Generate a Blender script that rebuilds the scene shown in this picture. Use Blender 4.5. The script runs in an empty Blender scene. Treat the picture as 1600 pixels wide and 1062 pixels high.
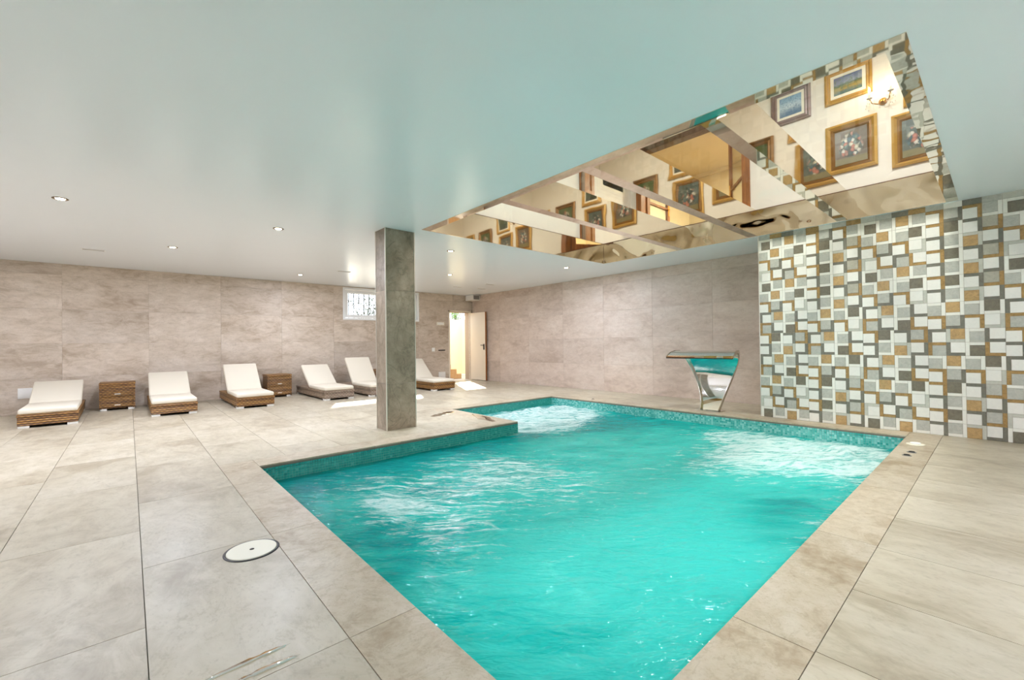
import bpy, bmesh, math, random
import numpy as np
from mathutils import Vector, Matrix
random.seed(7)
rng = np.random.default_rng(7)
S = bpy.context.scene
C = S.collection
PI = math.pi

# ------------------------------------------------------------------ camera
CAM_H = 1.087
yaw, pit, rol, fpx = 0.724574, 0.0093994, -0.0126303, 676.248
d = Vector((math.sin(yaw)*math.cos(pit), math.cos(yaw)*math.cos(pit), math.sin(pit)))
r = Vector((math.cos(yaw), -math.sin(yaw), 0)); u = r.cross(d)
R2 = r*math.cos(rol)+u*math.sin(rol); U2 = u*math.cos(rol)-r*math.sin(rol)
cam = bpy.data.objects.new('camera', bpy.data.cameras.new('camera')); C.objects.link(cam)
cam.matrix_world = Matrix(((R2.x, U2.x, -d.x, 0), (R2.y, U2.y, -d.y, 0), (R2.z, U2.z, -d.z, CAM_H), (0, 0, 0, 1)))
cam.data.sensor_width = 36; cam.data.lens = fpx/1600*36; cam.data.clip_start = 0.05
S.camera = cam

# ------------------------------------------------------------------ world, sun, exposure
W = bpy.data.worlds.new('world'); S.world = W; W.use_nodes = True
bg = W.node_tree.nodes['Background']
bg.inputs[0].default_value = (0.86, 0.93, 1.0, 1); bg.inputs[1].default_value = 2.2
sun = bpy.data.objects.new('sun', bpy.data.lights.new('sun', 'SUN')); C.objects.link(sun)
sun.data.energy = 9.0; sun.data.angle = 0.012; sun.data.color = (1.0, 0.9, 0.74)
sun.rotation_euler = Vector((-0.43, -0.90, -0.672)).to_track_quat('-Z', 'Y').to_euler()
S.view_settings.view_transform = 'Standard'; S.view_settings.look = 'None'
S.view_settings.gamma = 1.0; S.view_settings.use_curve_mapping = False
S.view_settings.exposure = 0.96
DOWNLIGHT_W = 21.0
UPPER_W = 68.0
POOL_W = 6.3
HALL_W = 170.0
WARM = (0.89, 0.96, 1.17)

# ------------------------------------------------------------------ materials
def lin(rgb):
    return tuple(((c/255)/12.92 if c/255 <= .04045 else ((c/255+.055)/1.055)**2.4) for c in rgb)
class N:
    def __init__(s, name):
        s.m = bpy.data.materials.new(name); s.m.use_nodes = True
        s.t = s.m.node_tree; s.b = s.t.nodes['Principled BSDF']; s.out = s.t.nodes['Material Output']
    def n(s, typ, **kw):
        x = s.t.nodes.new(typ)
        for k, v in kw.items(): setattr(x, k, v)
        return x
    def l(s, a, b): s.t.links.new(a, b)
    def set(s, **kw):
        for k, v in kw.items():
            i = s.b.inputs[k.replace('_', ' ')]
            i.default_value = (*v, 1) if isinstance(v, tuple) and len(v) == 3 else v
        return s
    def math(s, op, a, b=None, c=None):
        x = s.n('ShaderNodeMath', operation=op)
        for i, v in enumerate((a, b, c)):
            if v is None: continue
            if isinstance(v, (int, float)): x.inputs[i].default_value = v
            else: s.l(v, x.inputs[i])
        return x.outputs[0]
    def ramp(s, fac, stops, mode='LINEAR'):
        x = s.n('ShaderNodeValToRGB'); x.color_ramp.interpolation = mode; e = x.color_ramp.elements
        while len(e) < len(stops): e.new(0.5)
        for q, (p, c) in zip(e, stops): q.position = p; q.color = (*c, 1) if len(c) == 3 else c
        s.l(fac, x.inputs[0]); return x.outputs[0]
    def mix(s, fac, a, b, blend='MIX'):
        x = s.n('ShaderNodeMix', data_type='RGBA', blend_type=blend)
        for i, v in ((0, fac), (6, a), (7, b)):
            if isinstance(v, (int, float)): x.inputs[i].default_value = v
            elif isinstance(v, tuple): x.inputs[i].default_value = (*v, 1)
            else: s.l(v, x.inputs[i])
        return x.outputs[2]
    def noise(s, vec, scale, detail=4, rough=.55, dist=0.0):
        x = s.n('ShaderNodeTexNoise'); x.inputs['Scale'].default_value = scale
        x.inputs['Detail'].default_value = detail; x.inputs['Roughness'].default_value = rough; x.inputs['Distortion'].default_value = dist
        if vec is not None: s.l(vec, x.inputs['Vector'])
        return x.outputs[0]
    def coord(s, which='Object'): return s.n('ShaderNodeTexCoord').outputs[which]
    def mapping(s, vec, scale=(1, 1, 1), rot=(0, 0, 0)):
        x = s.n('ShaderNodeMapping'); x.inputs['Scale'].default_value = scale; x.inputs['Rotation'].default_value = rot
        s.l(vec, x.inputs['Vector']); return x.outputs[0]
    def bump(s, h, strength=.3, dist=.01):
        x = s.n('ShaderNodeBump'); x.inputs['Strength'].default_value = strength; x.inputs['Distance'].default_value = dist
        s.l(h, x.inputs['Height']); s.l(x.outputs[0], s.b.inputs['Normal']); return x
def plain(name, col, rough=.5, metal=0.0, **kw):
    k = N(name); k.set(Base_Color=col, Roughness=rough, Metallic=metal, **kw); return k.m

def stone(name, base, dark, light, rough, scale=1.6, vein=.35, stretch=(1, 1, 1), bumps=.12, vary=.18):
    k = N(name)
    oi = k.n('ShaderNodeObjectInfo')
    off = k.n('ShaderNodeVectorMath', operation='SCALE'); comb = k.n('ShaderNodeCombineXYZ')
    for i in range(3): k.l(oi.outputs['Random'], comb.inputs[i])
    k.l(comb.outputs[0], off.inputs[0]); off.inputs['Scale'].default_value = 37.0
    add = k.n('ShaderNodeVectorMath', operation='ADD'); k.l(k.coord(), add.inputs[0]); k.l(off.outputs[0], add.inputs[1])
    v = k.mapping(add.outputs[0], stretch)
    big = k.noise(v, scale, 5, .6, .6)
    fine = k.noise(v, scale*14, 5, .7)
    mid = k.noise(k.mapping(add.outputs[0], stretch, (.3, .2, .7)), scale*4.5, 5, .65, .9)
    bm_ = k.math('ADD', k.math('MULTIPLY', big, .55), k.math('MULTIPLY', mid, .45))
    col = k.ramp(bm_, [(.36, dark), (.5, base), (.64, light)])
    spk = k.noise(v, scale*55, 2, .6)
    sp_ = k.math('MINIMUM', k.math('MAXIMUM', k.math('MULTIPLY', k.math('SUBTRACT', k.math('ADD', k.math('MULTIPLY', spk, .6), k.math('MULTIPLY', fine, .6)), .62), 5.0), 0.0), 1.0)
    col = k.mix(k.math('MULTIPLY', sp_, .45), col, tuple(c*.85 for c in dark))
    col = k.mix(k.math('MULTIPLY', fine, .25), col, dark)
    # thin mineral veins
    vn = k.noise(k.mapping(add.outputs[0], stretch, (0.2, .5, .6)), scale*1.3, 6, .6, 1.5)
    va = k.math('ABSOLUTE', k.math('SUBTRACT', vn, .5))
    vm = k.math('MULTIPLY', k.math('SUBTRACT', 1.0, k.math('MINIMUM', k.math('MULTIPLY', va, 45.0), 1.0)), vein)
    col = k.mix(vm, col, tuple(c*.72 for c in dark))
    br = k.math('ADD', k.math('MULTIPLY', oi.outputs['Random'], vary), 1-vary/2)
    hs = k.n('ShaderNodeHueSaturation'); k.l(br, hs.inputs['Value']); k.l(col, hs.inputs['Color'])
    k.l(hs.outputs[0], k.b.inputs['Base Color'])
    k.set(Roughness=rough)
    k.l(k.math('ADD', k.math('MULTIPLY', fine, .25), rough-.12), k.b.inputs['Roughness'])
    k.bump(k.math('ADD', fine, k.math('MULTIPLY', vm, -1.0)), bumps, .004)
    return k.m
M = {}
M['floor'] = stone('floor stone', lin((190, 178, 154)), lin((158, 143, 118)), lin((205, 194, 173)), .38, 1.3, .12, (1, .55, 1), .12, .1)
M['coping'] = stone('coping stone', lin((190, 175, 150)), lin((156, 135, 106)), lin((204, 191, 170)), .4, 2.0, .2, (1, 1, 1), .15, .1)
M['grout'] = plain('grout', lin((122, 114, 100)), .8)
M['wall'] = stone('wall stone', lin((206, 189, 169)), lin((170, 149, 126)), lin((221, 206, 189)), .5, 1.1, .16, (.8, .8, 1.8), .3, .14)
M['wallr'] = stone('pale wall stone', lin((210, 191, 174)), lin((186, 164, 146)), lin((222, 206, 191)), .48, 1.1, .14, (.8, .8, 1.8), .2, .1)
M['wallgrout'] = plain('wall grout', lin((176, 158, 138)), .8)
M['pillar'] = stone('pillar stone', lin((154, 138, 119)), lin((116, 104, 86)), lin((180, 162, 142)), .32, 1.6, .5, (1, 1, .8), .3, .05)
M['upper'] = plain('upper plaster', lin((236, 230, 220)), .7)
M['cream'] = plain('golden cream plaster', lin((240, 214, 146)), .6)
M['white'] = plain('white paint', lin((238, 236, 232)), .4)
M['whitepl'] = plain('white plastic', lin((240, 236, 228)), .35)
M['grey'] = plain('grey metal', lin((150, 148, 144)), .35, .6)
M['dark'] = plain('dark metal', lin((45, 42, 40)), .4, .5)
M['chrome'] = plain('brushed metal', lin((214, 208, 198)), .22, 1.0)
M['bronze'] = plain('bronze ring', lin((110, 88, 64)), .35, .7)
M['trim'] = plain('metal corner trim', lin((226, 220, 208)), .3, .6)

def ceiling_mat():
    k = N('ceiling film')
    k.set(Base_Color=lin((243, 248, 253)), Roughness=.22, Specular_IOR_Level=.35)
    n = k.noise(k.coord(), .9, 3, .5)
    k.bump(n, .05, .05)
    return k.m
M['ceil'] = ceiling_mat()

def mirror(name, col, sc, st, dist=.02):
    k = N(name); k.set(Base_Color=col, Metallic=1.0, Roughness=.03)
    n = k.noise(k.coord(), sc, 1.5, .4, .4)
    k.bump(n, st, dist); return k.m
M['mirror'] = mirror('polished steel', (.78, .70, .58), 1.6, .10)
M['mirror_wave'] = mirror('wavy polished steel', (.74, .68, .56), 2.0, .6, .12)
M['mirror_ripple'] = mirror('rippled polished steel', (.74, .70, .62), 4.0, .07, .05)
M['inox'] = mirror('waterfall steel', (.80, .80, .78), 1.2, .08, .02)

def glass(name, tint, refl=1.0):
    k = N(name)
    tr = k.n('ShaderNodeBsdfTransparent'); tr.inputs[0].default_value = (*tint, 1)
    gl = k.n('ShaderNodeBsdfGlossy'); gl.inputs[1].default_value = .01
    fr = k.n('ShaderNodeFresnel'); fr.inputs[0].default_value = 1.5
    mx = k.n('ShaderNodeMixShader'); k.l(k.math('MULTIPLY', fr.outputs[0], refl), mx.inputs[0])
    k.l(tr.outputs[0], mx.inputs[1]); k.l(gl.outputs[0], mx.inputs[2]); k.l(mx.outputs[0], k.out.inputs[0])
    return k.m
M['glass'] = glass('floor glass', (.96, .975, .95), .14)
M['pane'] = glass('window glass', (.97, .98, .98), .6)

def wood(name, a, b, rough=.4):
    k = N(name); v = k.mapping(k.coord(), (9, 9, .8))
    n = k.noise(v, 2.0, 4, .6, 1.0)
    k.l(k.ramp(n, [(.3, a), (.7, b)]), k.b.inputs['Base Color']); k.set(Roughness=rough); return k.m
M['wood'] = wood('honey wood', lin((120, 68, 28)), lin((178, 112, 52)))
M['woodd'] = wood('dark wood', lin((84, 58, 42)), lin((122, 92, 70)))
M['stepwood'] = wood('step terracotta', lin((226, 176, 118)), lin((238, 196, 140)), .6)

def rattan(name, a, b, c):
    k = N(name); v = k.coord()
    sx = k.n('ShaderNodeSeparateXYZ'); k.l(v, sx.inputs[0])
    hx = k.math('ADD', sx.outputs[0], sx.outputs[1]); Z = sx.outputs[2]
    row = k.math('FLOOR', k.math('DIVIDE', Z, .03))
    band = k.math('ABSOLUTE', k.math('SINE', k.math('MULTIPLY', Z, PI/.03)))
    over = k.math('SINE', k.math('ADD', k.math('MULTIPLY', hx, 2*PI/.06), k.math('MULTIPLY', row, PI)))
    wv = k.math('ADD', k.math('MULTIPLY', band, .55), k.math('MULTIPLY', over, .11))
    st = k.noise(k.mapping(v, (7, 7, 30)), 1.0, 3, .6)
    rn = k.n('ShaderNodeTexWhiteNoise'); rn.noise_dimensions = '1D'; k.l(row, rn.inputs['W'])
    f = k.math('ADD', k.math('MULTIPLY', wv, .6), k.math('ADD', k.math('MULTIPLY', st, .4), k.math('MULTIPLY', rn.outputs[0], .18)))
    k.l(k.ramp(f, [(.25, a), (.48, b), (.78, c)]), k.b.inputs['Base Color'])
    k.set(Roughness=.42); k.bump(wv, .9, .015); return k.m
M['rattan'] = rattan('golden rattan', lin((48, 28, 10)), lin((118, 78, 34)), lin((186, 138, 70)))
M['rattang'] = rattan('greyish-lit rattan', lin((80, 62, 48)), lin((136, 114, 92)), lin((186, 164, 140)))  # greyer light on two loungers put into a second rattan colour
def fabric(name, col):
    k = N(name); k.set(Base_Color=col, Roughness=.85); k.bump(k.noise(k.coord(), 220, 2), .12, .002); return k.m
M['cushion'] = fabric('ivory cushion fabric', lin((226, 215, 194)))
M['bulb'] = N('lit bulb').m
bb = M['bulb'].node_tree.nodes['Principled BSDF']; bb.inputs['Emission Color'].default_value = (1, .86, .62, 1); bb.inputs['Emission Strength'].default_value = 14.0
M['goldA'] = N('gilded frame').set(Base_Color=lin((198, 156, 80)), Metallic=.3, Roughness=.38).m
M['goldB'] = plain('dark gilt', lin((128, 88, 36)), .45, .4)
M['mauve'] = plain('silvered mauve frame', lin((148, 128, 128)), .4, .4)
M['mat'] = plain('picture mat', lin((236, 230, 214)), .8)
M['crystal'] = plain('crystal', (.9, .88, .84), .08, 0, Transmission_Weight=.3)
M['brass'] = plain('brass', lin((200, 150, 70)), .25, .9)
M['ivory'] = plain('ivory plastic', lin((236, 228, 206)), .4)
M['wet'] = glass('spilled water', (.88, .85, .78), .9)
M['leaf'] = plain('leaf green', lin((110, 150, 50)), .5)
M['leafd'] = plain('dark leaf', lin((70, 80, 70)), .5)
M['ext'] = plain('cream render', lin((252, 240, 206)), .8)
M['ground'] = plain('outdoor paving', lin((214, 204, 190)), .8)

def pool_tile_mat():
    k = N('pool glass tile'); a = k.n('ShaderNodeAttribute', attribute_name='tint')
    col = k.ramp(a.outputs['Fac'], [(0, lin((30, 140, 130))), (.5, lin((60, 172, 160))), (.85, lin((110, 200, 190))), (1, lin((160, 220, 212)))])
    k.l(col, k.b.inputs['Base Color']); k.set(Roughness=.12); return k.m
M['ptile'] = pool_tile_mat()
M['pgrout'] = plain('pool grout', lin((150, 205, 195)), .7)

def water_mat():
    k = N('pool water'); v = k.coord()
    a = k.n('ShaderNodeAttribute', attribute_name='foam_glint'); mk = k.n('ShaderNodeAttribute', attribute_name='milk_reflect')
    vr = k.mapping(v, (1, 1, 1), (0, 0, .72))
    vs = k.mapping(vr, (.6, 1.5, 1.0)); vl = k.mapping(vr, (.4, 1.7, 1.0))
    n1 = k.noise(vl, 4.5, 7, .72, 1.8); n2 = k.noise(vs, 16, 5, .7, 1.2); big = k.noise(vs, 1.9, 7, .66, 1.0)
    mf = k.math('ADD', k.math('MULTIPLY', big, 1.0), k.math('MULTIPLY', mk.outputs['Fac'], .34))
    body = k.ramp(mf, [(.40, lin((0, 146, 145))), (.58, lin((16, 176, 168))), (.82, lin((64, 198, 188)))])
    sn = k.math('ADD', k.math('MULTIPLY', n1, .72), k.math('MULTIPLY', n2, .28))
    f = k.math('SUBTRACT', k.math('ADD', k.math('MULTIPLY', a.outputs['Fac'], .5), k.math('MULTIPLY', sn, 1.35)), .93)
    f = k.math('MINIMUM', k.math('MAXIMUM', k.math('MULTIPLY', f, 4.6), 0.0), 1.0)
    col = k.mix(f, body, lin((228, 240, 236)))  # white is real froth plus glints painted into the colour
    k.l(col, k.b.inputs['Base Color'])
    k.l(k.math('ADD', k.math('MULTIPLY', f, .45), .04), k.b.inputs['Roughness'])
    k.set(IOR=1.33, Specular_IOR_Level=.5)
    h = k.math('ADD', k.noise(vs, 6, 3, .5, .6), k.math('MULTIPLY', k.noise(vs, 19, 2, .5, .4), .3))
    bp = k.bump(h, .8, .05)
    # light from the unseen underwater lamps comes up through the aerated water
    tl = k.n('ShaderNodeBsdfTranslucent'); k.l(col, tl.inputs[0])
    mx = k.n('ShaderNodeMixShader'); mx.inputs[0].default_value = .35
    k.l(k.b.outputs[0], mx.inputs[1]); k.l(tl.outputs[0], mx.inputs[2]); k.l(mx.outputs[0], k.out.inputs[0])
    return k.m
M['water'] = water_mat()

def cell_mat(name, col, amount=.25, streak=False):
    k = N(name); oi = k.n('ShaderNodeObjectInfo'); v = k.coord('Object')
    add = k.n('ShaderNodeVectorMath', operation='ADD'); k.l(v, add.inputs[0]); k.l(oi.outputs['Location'], add.inputs[1])
    n = k.noise(add.outputs[0], 22 if not streak else 30, 4, .65, 1.2)
    k.l(k.mix(k.ramp(n, [(.35, (0, 0, 0)), (.75, (1, 1, 1))]), col, tuple(c*(1-amount*1.6) for c in col)), k.b.inputs['Base Color'])
    k.set(Roughness=.22); return k.m
CELL = {'W': cell_mat('mosaic white', lin((240, 236, 226)), .04), 'G': cell_mat('mosaic grey', lin((196, 194, 182)), .16),
        'B': cell_mat('mosaic beige grey', lin((186, 180, 162)), .16), 'D': cell_mat('mosaic dark slate', lin((132, 124, 106)), .22),
        'O': cell_mat('mosaic ochre', lin((200, 164, 112)), .25),
        'w': cell_mat('mosaic border white', lin((242, 238, 226)), .03), 'o': cell_mat('mosaic border ochre', lin((182, 146, 92)), .3),
        'd': cell_mat('mosaic border slate', lin((130, 126, 112)), .18), 'g': cell_mat('mosaic border grey', lin((204, 202, 188)), .1)}

# ------------------------------------------------------------------ mesh helpers
def me_from(name, verts, faces, mats, midx=None, smooth=False):
    m = bpy.data.meshes.new(name); m.from_pydata([tuple(v) for v in verts], [], faces)
    for x in (mats if isinstance(mats, (list, tuple)) else [mats]): m.materials.append(x)
    if midx is not None: m.polygons.foreach_set('material_index', midx)
    if smooth: m.polygons.foreach_set('use_smooth', [True]*len(m.polygons))
    m.update(); return m
def obj(name, mesh, parent=None, loc=(0, 0, 0), rot=None, **tags):
    o = bpy.data.objects.new(name, mesh); C.objects.link(o)
    o.location = loc
    if rot is not None: o.rotation_euler = rot
    o.parent = parent
    for k_, v_ in tags.items(): o[k_] = v_
    return o
def thing(name, label, cat, loc=(0, 0, 0), rotz=0.0, group=None, kind=None):
    o = bpy.data.objects.new(name, None); C.objects.link(o); o.location = loc; o.rotation_euler = (0, 0, rotz)
    o.empty_display_size = .1
    o['label'] = label; o['category'] = cat
    if group: o['group'] = group
    if kind: o['kind'] = kind
    return o
def tag(o, label, cat, group=None, kind=None):
    o['label'] = label; o['category'] = cat
    if group: o['group'] = group
    if kind: o['kind'] = kind
    return o
BF = [(0, 3, 2, 1), (4, 5, 6, 7), (0, 1, 5, 4), (1, 2, 6, 5), (2, 3, 7, 6), (3, 0, 4, 7)]
def bv(x0, x1, y0, y1, z0, z1):
    return [(x0, y0, z0), (x1, y0, z0), (x1, y1, z0), (x0, y1, z0), (x0, y0, z1), (x1, y0, z1), (x1, y1, z1), (x0, y1, z1)]
def boxes(name, bl, mat, parent=None, bevel=0.0, loc=(0, 0, 0), **tags):
    vs, fs = [], []
    for b in bl:
        o = len(vs); vs += bv(*b); fs += [tuple(i+o for i in f) for f in BF]
    m = me_from(name, vs, fs, mat)
    if bevel > 0:
        bm = bmesh.new(); bm.from_mesh(m)
        bmesh.ops.bevel(bm, geom=bm.edges[:], offset=bevel, segments=2, affect='EDGES', profile=.5)
        bm.to_mesh(m); bm.free()
    return obj(name, m, parent, loc, **tags)
def lathe(name, prof, mat, parent=None, loc=(0, 0, 0), seg=32, smooth=True, axis='z', **tags):
    vs, fs = [], []
    for (rr, z) in prof:
        for i in range(seg):
            a = 2*PI*i/seg; vs.append((rr*math.cos(a), rr*math.sin(a), z))
    n = len(prof)
    for j in range(n-1):
        for i in range(seg):
            k_ = (i+1) % seg; fs.append((j*seg+i, j*seg+k_, (j+1)*seg+k_, (j+1)*seg+i))
    fs.append(tuple(range(seg-1, -1, -1))); fs.append(tuple((n-1)*seg+i for i in range(seg)))
    m = me_from(name, vs, fs, mat, smooth=smooth)
    return obj(name, m, parent, loc, **tags)
def tube(name, pts, rad, mat, parent=None, seg=10, loc=(0, 0, 0), **tags):
    vs, fs = [], []; P = [Vector(p) for p in pts]
    for j, p in enumerate(P):
        t = (P[min(j+1, len(P)-1)]-P[max(j-1, 0)]).normalized()
        a = Vector((0, 0, 1)) if abs(t.z) < .9 else Vector((1, 0, 0)); s_ = t.cross(a).normalized(); w_ = s_.cross(t)
        rr = rad[j] if isinstance(rad, (list, tuple)) else rad
        for i in range(seg):
            q = 2*PI*i/seg; vs.append(p+s_*rr*math.cos(q)+w_*rr*math.sin(q))
    for j in range(len(P)-1):
        for i in range(seg):
            k_ = (i+1) % seg; fs.append((j*seg+i, j*seg+k_, (j+1)*seg+k_, (j+1)*seg+i))
    fs.append(tuple(range(seg-1, -1, -1))); fs.append(tuple((len(P)-1)*seg+i for i in range(seg)))
    return obj(name, me_from(name, vs, fs, mat, smooth=True), parent, loc, **tags)
def rect_minus(rc, holes):
    out = [rc]
    for h in holes:
        nx = []
        for (a0, a1, b0, b1) in out:
            h0, h1, g0, g1 = max(a0, h[0]), min(a1, h[1]), max(b0, h[2]), min(b1, h[3])
            if h0 >= h1-1e-6 or g0 >= g1-1e-6: nx.append((a0, a1, b0, b1)); continue
            if a0 < h0-1e-6: nx.append((a0, h0, b0, b1))
            if h1 < a1-1e-6: nx.append((h1, a1, b0, b1))
            if b0 < g0-1e-6: nx.append((h0, h1, b0, g0))
            if g1 < b1-1e-6: nx.append((h0, h1, g1, b1))
        out = nx
    return out
TM = {}
def tiles(name, parent, zone, joints_a, rows_b, holes, place, mat, gap=.0016, thick=.012):
    """zone (a0,a1,b0,b1); joints_a sorted list; rows_b(i) sorted joints for column i; place(rects)->boxes"""
    ja = [zone[0]]+[q for q in joints_a if zone[0]+.02 < q < zone[1]-.02]+[zone[1]]
    for i in range(len(ja)-1):
        jb = [zone[2]]+[q for q in rows_b(ja[i]) if zone[2]+.02 < q < zone[3]-.02]+[zone[3]]
        for j in range(len(jb)-1):
            rs = rect_minus((ja[i]+gap, ja[i+1]-gap, jb[j]+gap, jb[j+1]-gap), holes)
            rs = [q for q in rs if q[1]-q[0] > .004 and q[3]-q[2] > .004]
            if not rs: continue
            ca, cb = (ja[i]+ja[i+1])/2, (jb[j]+jb[j+1])/2
            key = (name, parent.name, tuple(tuple(round(v, 3) for v in (q[0]-ca, q[1]-ca, q[2]-cb, q[3]-cb)) for q in rs), mat.name)
            if key not in TM:
                vs, fs = [], []
                for q in rs:
                    o = len(vs); vs += bv(*place('mesh', (q[0]-ca, q[1]-ca, q[2]-cb, q[3]-cb), thick)); fs += [tuple(z+o for z in f) for f in BF]
                TM[key] = me_from(name, vs, fs, mat)
            obj(name, TM[key], parent, place('loc', (ca, cb), thick))

# ------------------------------------------------------------------ room constants
H = 2.6; XR = 8.05; YB = 10.95; XL = -3.4; YN = -1.6; XM = 6.85; YM = 2.315
PX0, PX1, PY0, PY1 = .89, 6.53, .72, 4.52     # main pool
AX0, AY1 = 4.09, 6.17                           # alcove
POOL = [(PX0, PX1, PY0, PY1), (AX0, PX1, PY1-.001, AY1)]
WATER_Z = -.165

# floor ----------------------------------------------------------------
fl = []
for q in rect_minus((XL, XR+.02, YN, YB+.02), POOL): fl.append((q[0], q[1], q[2], q[3], -.06, -.013))
floor = boxes('floor', fl, M['grout'], kind='structure', label='pale stone tiled floor around the pool', category='floor')
def pl_floor(mode, q, t):
    return (q[0], q[1], q[2], q[3], -t, 0) if mode == 'mesh' else (q[0], q[1], 0)
JX = [.046+.566*k for k in range(-8, 16)]
def rows_left(a):
    k = round((a-.046)/.566) if a > XL+.01 else -6
    o = 0 if k % 2 == 0 else .6
    return [.428+o-2.4+1.2*i for i in range(12)]
tiles('floor_tile', floor, (XL, .612, YN, YB), JX, rows_left, [], pl_floor, M['floor'])
tiles('coping_slab', floor, (.612, PX0, .447, 4.80), [], lambda a: [.447, 1.626, 2.826, 4.026], POOL, pl_floor, M['coping'], thick=.03)
tiles('coping_slab', floor, (PX0, 6.81, .447, PY0), [1.785, 2.95, 4.12, 5.29], lambda a: [], POOL, pl_floor, M['coping'], thick=.03)
tiles('floor_tile', floor, (.612, XM, YN, .447), [2.36+.566*k for k in range(-4, 9)], lambda a: [(-.75 if round(a*10) % 2 else -.15)], [], pl_floor, M['floor'])
tiles('coping_slab', floor, (PX0, AX0, PY1, 4.80), [2.0, 3.17], lambda a: [], POOL, pl_floor, M['coping'], thick=.03)
tiles('floor_tile', floor, (.612, 3.81, 4.80, YB), JX, rows_left, [], pl_floor, M['floor'])
tiles('coping_slab', floor, (3.81, AX0, 4.80, 6.45), [], lambda a: [5.6], POOL, pl_floor, M['coping'], thick=.03)
tiles('coping_slab', floor, (AX0, 6.81, AY1, 6.45), [5.26], lambda a: [], POOL, pl_floor, M['coping'], thick=.03)
tiles('floor_tile', floor, (3.81, XR, 6.45, YB), JX, rows_left, [], pl_floor, M['floor'])
tiles('coping_slab', floor, (PX1, 6.81, PY0, AY1), [], lambda a: [1.9, 3.07, 4.24, 5.4], POOL, pl_floor, M['coping'], thick=.03)
tiles('floor_tile', floor, (6.81, XR, .447, 6.45), [7.4], lambda a: [2.4, 3.6, 4.8, 6.0], [(XM, XR+1, -9, YM)], pl_floor, M['floor'])

# walls ----------------------------------------------------------------
WIN = (4.06, 6.14, 1.785, 2.545); DOOR = (7.2, 7.98, 0, 2.08)
WB_HOLES = [WIN, DOOR]
wb = boxes('wall_back', [(q[0], q[1], YB+.012, YB+.32, q[2], q[3]) for q in rect_minus((XL, XR+.4, -.1, 3.0), [WIN, (DOOR[0], DOOR[1], -.01, DOOR[3])])], M['wallgrout'],
           kind='structure', label='back wall clad in beige stone tiles behind the loungers', category='wall')
def pl_back(mode, q, t):
    return (q[0], q[1], 0, t, q[2], q[3]) if mode == 'mesh' else (q[0], YB, q[1])
tiles('wall_tile', wb, (XL, XR, 0, H), [-.88+1.171*k for k in range(-3, 9)], lambda a: [.6, 1.2, 1.8, 2.4], WB_HOLES, pl_back, M['wall'], gap=.0012)
wr = boxes('wall_right', [(XR+.012, XR+.3, YM-.1, YB+.32, -.1, 2.95)], M['wallgrout'], kind='structure', label='right wall clad in pale stone tiles beyond the pool', category='wall')
def pl_right(mode, q, t):
    return (0, t, q[0], q[1], q[2], q[3]) if mode == 'mesh' else (XR, q[0], q[1])
tiles('wall_tile', wr, (YM-.1, YB, 0, H), [3.515+1.223*k for k in range(0, 7)], lambda a: [.6, 1.2, 1.8, 2.4], [], pl_right, M['wallr'], gap=.0012)
boxes('wall_left', [(XL-.2, XL, YN-.2, YB+.32, 0, H)], M['upper'], kind='structure', label='left wall outside the picture', category='wall')
boxes('wall_near', [(XL-.2, XR, YN-.2, YN, 0, H)], M['upper'], kind='structure', label='wall behind the camera', category='wall')

# mosaic wall -------------------------------------------------------------
PAT = [ # (left block cols1-4 , right block cols5-8) : square colour, border colour, border corner
 "Dwtl Gwlb Owlb Gwlb Wotr Gdrb Wotr Gwrb",
 "Gwtr Owrb Gwtl Dwrb Wotr Dwrb Wdtr Borb",
 "Wotr Gdrb Wotr Wgrb Wdtr Gwrb Ogtr Wdrb",
 "Wgtl Wolb Gdtl Wolb Wotr Dwrb Wdtr Borb",
 "Dwtl Gwlb Owlb Gwlb Wdtr Gwrb Ogtr Wdrb",
 "Gwtr Owrb Gwtl Dwrb Wotr Dwrb Wdtr Borb",
 "Wotr Gdrb Wotr Wgrb Wdtr Gwrb Ogtr Wdrb",
 "Wdtl Oglb Gwtl Wdlb Gwtr Owrb Gwtr Dwrb",
 "Gotl Wdlb Dwtl Wolb Wotr Gdrb Wotr Wgrb",
 "Wotr Dwrb Wdtr Gorb Wdtl Oglb Gwtl Wdlb",
 "Wdtr Gwrb Ogtr Wdrb Gotl Wdlb Dwtl Wolb",
 "Wdtl Oglb Gwtl Wdlb Gwtr Owrb Gwtr Dwrb",
 "Gotl Wdlb Dwtl Wolb Wotr Gdrb Wotr Wgrb",
 "Gwtr Owrb Gwtr Dwrb Wotr Dwrb Wdtr Gorb",
 "Wotr Gdrb Wotr Wgrb Wdtr Gwrb Ogtr Wdrb",
 "Wgtl Wolb Gdtl Wolb Wotr Dwrb Wdtr Gorb",
 "Dwtl Gwlb Owtl Gwlb Wdtr Gwrb Ogtr Wdrb"]
PAT = [q.split() for q in PAT]
wm = boxes('wall_mosaic', [(XM+.008, XR+.3, YN, YM-.004, 0, H)], M['wallgrout'], kind='structure', label='feature wall of white, grey, slate and ochre square mosaic beside the pool', category='wall')
CW, CH = .1465, .1492
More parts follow.
